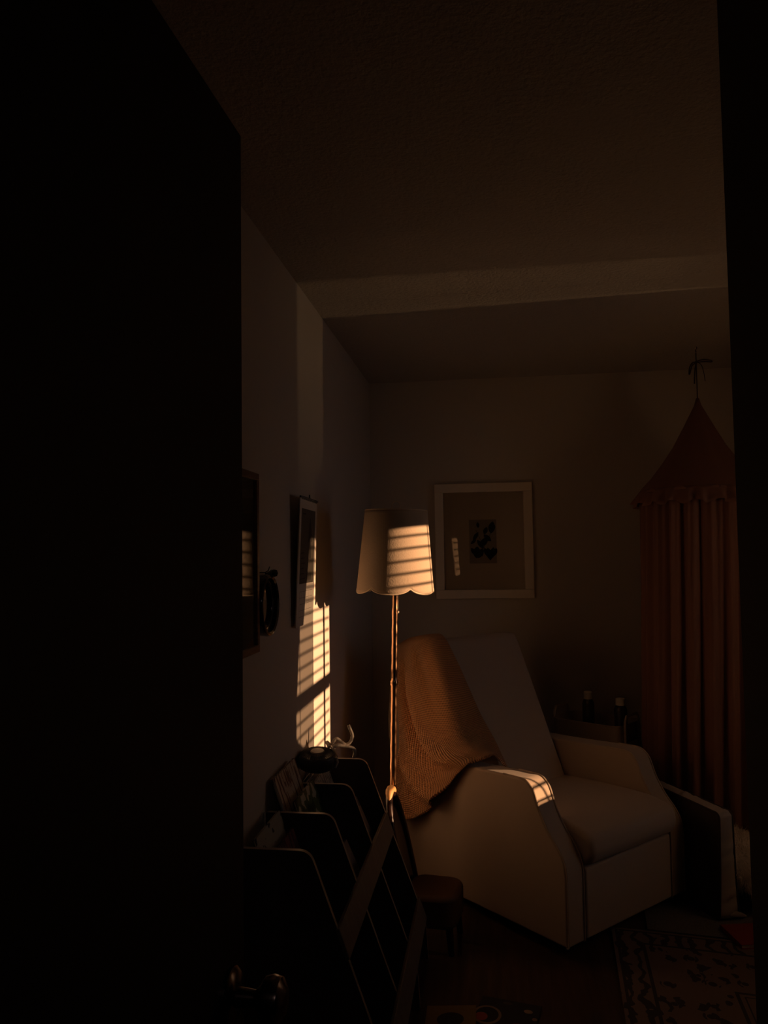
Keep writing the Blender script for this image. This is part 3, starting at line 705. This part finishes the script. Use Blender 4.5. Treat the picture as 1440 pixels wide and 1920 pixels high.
# ------------------------------------------------------------------ play canopy hung from the ceiling
CX, CY = 1.006, 3.89
cp = thing('play_canopy', 'dusty rose hanging play canopy with a ruffled rim in the far right corner', 'canopy', (CX, CY, 0))
def cone():
    n = 96; P = []
    pr_ = [(2.185, .006), (2.15, .016), (2.05, .066), (1.95, .118), (1.87, .170), (1.80, .222), (1.75, .268), (1.728, .283)]
    for i in range(n):
        a = 2*PI*i/n; P.append([(r*(1+.018*math.sin(a*11)*min(1, r*6))*math.cos(a), r*(1+.018*math.sin(a*11)*min(1, r*6))*math.sin(a), z_) for z_, r in pr_])
    return P
m = MB(); m.grid(cone(), closed_u=True); m.build('canopy_cone', CANM, cp, loc=(0, 0, 0), smooth=180, solid=.002)
m = MB(); P = []; n = 260
for i in range(n):
    a = 2*PI*i/n; wv = math.sin(a*27)+.6*math.sin(a*41+1); P.append([((.278+t*.030+wv*.014*t)*math.cos(a+wv*.012*t), (.278+t*.030+wv*.014*t)*math.sin(a+wv*.012*t), 1.742-.072*t+.009*math.sin(a*19)*t) for t in (0, .25, .5, .75, 1)])
m.grid(P, closed_u=True); m.build('ruffle', CANM, cp, loc=(0, 0, 0), smooth=180, solid=.002)
m = MB(); m.tube([(.276*math.cos(2*PI*i/60), .276*math.sin(2*PI*i/60), 1.735) for i in range(60)], .005, 6, closed=True); m.build('hoop', CANM, cp, loc=(0, 0, 0))
def drape(a0, a1, lean, nf):
    """angles in degrees; -90 faces the camera"""
    P = []; N = 240
    for i in range(N):
        s = i/(N-1); row = []
        for k in range(26):
            t = k/25; z_ = 1.725-t*(1.705)
            aa = a0+(a1-a0)*s
            aa += lean*t**1.2*s
            r = .268+.018*t+(.012+.016*t)*math.sin(s*nf*2*PI+.5*math.sin(s*9))+.006*math.sin(s*nf*4.6*PI+2+t*2)
            a = math.radians(aa); row.append((r*math.cos(a), r*math.sin(a), z_))
        P.append(row)
    m = MB(); m.grid(P); o = m.build('drape', CANM, cp, loc=(0, 0, 0), smooth=180, solid=.0025)
    m2 = MB(); m2.tube([V(q) for q in P[-1]], .0032, 6); m2.build('hem', CANEDGE, o, loc=(0, 0, 0))
    m3 = MB(); m3.tube([V(q) for q in P[0]], .0032, 6); m3.build('hem', CANEDGE, o, loc=(0, 0, 0))
drape(70, 295, -9, 13)
drape(52, -38, 16, 6)
m = MB(); m.tube([(0, 0, 2.18), (0, 0, 2.425)], .0026, 6)
m.tube([(0, 0, 2.425), (.006, 0, 2.433), (0, 0, 2.44)], .002, 6); m.build('hanging_cord', RIB, cp, loc=(0, 0, 0))
m = MB()
def ribbon(pts, w_=.0045):
    m.tube([cr([V(q) for q in pts], i/16) for i in range(17)], w_, 6)
ribbon([(0, -.006, 2.365), (.03, -.01, 2.372), (.065, -.012, 2.366), (.068, -.012, 2.358), (.035, -.01, 2.362), (0, -.006, 2.360)], .003)
ribbon([(0, -.006, 2.362), (-.02, -.01, 2.358), (-.034, -.012, 2.335), (-.038, -.012, 2.305), (-.034, -.012, 2.305), (-.022, -.01, 2.345), (0, -.006, 2.358)], .003)
ribbon([(0, -.006, 2.36), (-.008, -.01, 2.33), (-.012, -.01, 2.29), (-.014, -.01, 2.255)], .0032)
ribbon([(0, -.006, 2.36), (.018, -.01, 2.35), (.030, -.01, 2.315), (.036, -.01, 2.265)], .0016)
m.lathe([(.0001, -.007), (.007, -.004), (.008, .002), (.0001, .007)], 12, c=(0, -.006, 2.362))
m.build('bow', RIB, cp, loc=(0, 0, 0))
# hook in the ceiling that carries the cord
tag(MB().tube([(CX, CY, 2.44), (CX, CY, 2.425), (CX+.007, CY, 2.417), (CX+.004, CY, 2.410), (CX-.003, CY, 2.412)], .0018, 8).build('ceiling_hook', WIRE), 'small metal hook in the ceiling above the play canopy', 'hook')

# ------------------------------------------------------------------ cushions
def puff(name, label, cat, w_, h_, t_, loc, rot, mats, ears=.02, crinkle=.004, side=False):
    tp = thing(name, label, cat, loc, rot)
    n = 34
    for sgn in (1, -1):
        P = []
        for i in range(n+1):
            row = []
            for j in range(n+1):
                a = 2*i/n-1; b = 2*j/n-1
                e = (1-a**4)*(1-b**4)
                pin = 1-.035*(1-abs(b)**3)*abs(a)**2
                pin2 = 1-.035*(1-abs(a)**3)*abs(b)**2
                cr_ = crinkle*math.sin(9*a+5*b*b)*math.sin(7*b-3*a)*(abs(a)**3+abs(b)**3)
                row.append(((t_/2)*(e**.42)*sgn+cr_*.6, a*w_/2*pin, b*h_/2*pin2+h_/2))
            P.append(row)
        m = MB(); m.grid(P); m.build('cover', mats[0] if sgn > 0 else mats[1], tp, loc=(0, 0, 0), smooth=180)
    ring = []
    for k in range(4*n):
        s = k//n; q = (k % n)/n*2-1
        a, b = [(q, -1), (1, q), (-q, 1), (-1, -q)][s]
        ring.append(V((0, a*w_/2*(1-.035*(1-abs(b)**3)*abs(a)**2), b*h_/2*(1-.035*(1-abs(a)**3)*abs(b)**2)+h_/2)))
    m = MB(); m.tube(ring, .005, 8, closed=True); m.build('piping', PILM, tp, loc=(0, 0, 0), smooth=180)
    return tp
# boxy floor cushion on edge, leaning on the armchair's right side
fc = thing('floor_cushion', 'tall dark brown box cushion with a taupe edge band standing on edge beside the armchair', 'cushion', (.800, 3.452, .012), (0, 0, math.radians(24)))
CW, CH, CT = .44, .405, .062
ol = rect((-CW/2, 0), (CW/2, CH), .022, 6)
dense = []
for i in range(len(ol)):
    a, b = V((*ol[i], 0)), V((*ol[(i+1) % len(ol)], 0)); k = max(1, int((b-a).length/.012))
    for j in range(k): dense.append(a.lerp(b, j/k))
def sag(z_): return 1+.45*(1-z_/CH)**2
P = []
for i, p_ in enumerate(dense):
    c_ = V((0, CH/2, 0)); out = (p_-c_).normalized(); row = []
    for k in range(9):
        t = k/8*2-1; bul = .007*(1-t*t)+.0035*math.sin(i*1.3+t*2)*(1-t*t)*(1+math.sin(i*.37))
        q = p_+out*bul
        row.append((t*CT/2*sag(p_.y), q.x, max(q.y, 0)))
    P.append(row)
m = MB(); m.grid(P, closed_u=True); m.build('edge_band', PILM2, fc, loc=(0, 0, 0), smooth=180)
for sg_ in (-1, 1):
    m = MB(); rings = []
    for k in range(7):
        f_ = 1-k/6; rings.append([(sg_*(CT/2*sag(p_.y)+.018*(1-f_**3)), p_.x*f_, CH/2+(p_.y-CH/2)*f_) for p_ in dense])
    m.grid([list(c_) for c_ in zip(*rings)], closed_u=True); m.build('cover', PILM, fc, loc=(0, 0, 0), smooth=180)
    m = MB(); m.tube([V((sg_*CT/2*sag(p_.y), p_.x, p_.y)) for p_ in dense], .0045, 8, closed=True); m.build('piping', PILM, fc, loc=(0, 0, 0), smooth=180)
puff('floor_cushion', 'dark red cushion lying inside the play canopy', 'cushion', .46, .42, .12, (1.20, 3.92, .09), (0, math.radians(-90), 0), (REDC, REDC), crinkle=.006)

tag(MB().tube([(.893, 3.262, .030), (.915, 3.262, .028), (.940, 3.268, .022), (.958, 3.276, .016)], [.016, .013, .009, .004], 10).build('corner_tassel', PILM2), 'small bunched cloth corner lying on the rug at the foot of the tall cushion', 'cloth')
# shaggy pillow
sg = thing('shaggy_pillow', 'grey shaggy fur pillow lying between the tall cushion and the entry wall', 'pillow', (1.01, 3.44, .032))
def sgp(a, b, g=0):
    ca_, sa_ = math.cos(a), math.sin(a); cb, sb = math.cos(b), math.sin(b)
    f_ = lambda c_, e: math.copysign(abs(c_)**e, c_)
    R = Matrix.Rotation(math.radians(24), 4, 'Y') @ Matrix.Rotation(math.radians(12), 4, 'X')
    p_ = V((.19*f_(ca_, .8)*f_(cb, .8), .17*f_(sa_, .8)*f_(cb, .8), .075*f_(sb, .9)))
    return V((0, 0, .135))+(R.to_3x3() @ (p_*(1+g)))
P = [[sgp(2*PI*i/36, -PI/2+PI*j/18) for j in range(19)] for i in range(36)]
m = MB(); m.grid(P, closed_u=True); m.build('pillow_body', FURM, sg, loc=(0, 0, 0), smooth=180)
m = MB(); rnd = random.Random(3)
for k in range(9000):
    a = rnd.uniform(0, 2*PI); b = math.asin(rnd.uniform(-.7, 1))
    p0 = sgp(a, b); p1 = sgp(a, b, .2); n_ = (p1-p0).normalized()
    ln = rnd.uniform(.018, .038); dr = V((rnd.uniform(-.8, .8), rnd.uniform(-.8, .8), rnd.uniform(-.9, .1)))
    tip = p0+(n_+dr*.8).normalized()*ln; mid = p0+n_*ln*.5+dr*ln*.15; sd = n_.cross(V((rnd.uniform(-1, 1), rnd.uniform(-1, 1), rnd.uniform(-1, 1)))).normalized()*.0013
    m.add([p0-sd, p0+sd, mid+sd, mid-sd, tip], [(0, 1, 2, 3), (3, 2, 4)])
o = m.build('fur', FURT, sg, loc=(0, 0, 0), smooth=0); o['kind'] = 'stuff'

# ------------------------------------------------------------------ rugs
ra = math.radians(-8)
rug_o = V((.425, 3.145, 0))
exr = V((math.cos(ra), math.sin(ra), 0)); eyr = V((-.075, -.997, 0)).normalized()
m = MB(); vs = []
W_, D_ = 1.22, 1.62
pts2 = [(0, 0), (W_, 0), (W_, D_), (0, D_)]
for z_ in (.001, .010): vs += [tuple(rug_o+exr*a+eyr*b+V((0, 0, z_))) for a, b in pts2]
m.add(vs, [(0,3,2,1),(4,5,6,7),(0,1,5,4),(1,2,6,5),(2,3,7,6),(3,0,4,7)])
o = m.build('patterned_rug', rug_mat(), smooth=0, uv=lambda i: pts2[i % 4]); tag(o, 'worn dark oriental rug with bordered motifs on the floor before the armchair', 'rug')
m = MB(); q = [(.545, 3.14), (.60, 3.42), (.62, 4.12), (1.70, 4.02), (1.66, 2.99)]
q = [(.560, 3.145), (.605, 3.50), (.68, 4.00), (1.70, 3.90), (1.62, 3.0)]
m.prism(q, .001, .007, lambda p_, q_, w_: (p_, q_, w_)); tag(m.build('plain_rug', PLAINRUG, smooth=0), 'plain grey wool rug running under the cushions and canopy', 'rug')

# ------------------------------------------------------------------ books on the floor
def flat_book(label, c, w_, h_, th, rz, cover, zb=.0, group=None, extra=None, name='picture_book', tilt=0):
    t = thing(name, label, 'book', (c[0], c[1], zb), (0, tilt, math.radians(rz)), group)
    MB().box((-w_/2, -h_/2, th-.002), (w_/2, h_/2, th)).box((-w_/2, -h_/2, 0), (w_/2, h_/2, .002)).box((-w_/2, -h_/2, 0), (-w_/2+.003, h_/2, th)).build('cover', cover, t, loc=(0, 0, 0), bevel=.0008, seg=1)
    MB().box((-w_/2+.003, -h_/2+.004, .002), (w_/2-.004, h_/2-.004, th-.002)).build('pages', PAPER, t, loc=(0, 0, 0), smooth=0)
    if extra:
        e = MB(); extra(e, th+.0006); e.build('cover_picture', [INK, PINKINK, REDINK, INK2], t, loc=(0, 0, 0), smooth=0)
    return t
def disc(e, cx, cy_, rx, ry, z_, mi):
    e.m = mi; n = 24; e.add([(cx+rx*math.cos(2*PI*i/n), cy_+ry*math.sin(2*PI*i/n), z_) for i in range(n)], [tuple(range(n))])
YEL = mat('mustard_cover', (.26, .17, .05), .6); NAVY = mat('dark_blue_cover', (.022, .022, .035), .5)
flat_book('mustard yellow book with a black round picture on the floor by the rack', (-.155, 2.42), .155, .24, .012, 0, YEL, 0.0065, tilt=math.radians(-4.5), extra=lambda e, z_: disc(e, 0, .045, .042, .036, z_, 0))
def motifs(e, z_):
    disc(e, -.06, .02, .045, .05, z_, 1); disc(e, -.06, .02, .036, .041, z_+.0005, 0); disc(e, -.075, .005, .02, .022, z_+.001, 2)
    disc(e, .045, -.02, .028, .024, z_, 2); disc(e, .045, -.02, .016, .014, z_+.0005, 1); disc(e, .06, .075, .014, .010, z_, 1); disc(e, -.01, .10, .016, .007, z_, 3); disc(e, .0, -.085, .02, .02, z_, 1); disc(e, .085, .04, .008, .008, z_, 1)
flat_book('dark blue book with round pictures on the floor beside the mustard one', (.010, 2.485), .19, .24, .010, -12, NAVY, 0.0, extra=motifs)
flat_book('brick red book lying on the rug by the foot of the tall cushion', (.945, 3.115), .20, .155, .016, 12, REDC, .010)
flat_book('slate grey book lying behind the red one at the edge of the rug', (1.075, 3.165), .15, .10, .010, -34, GREYC, .010)
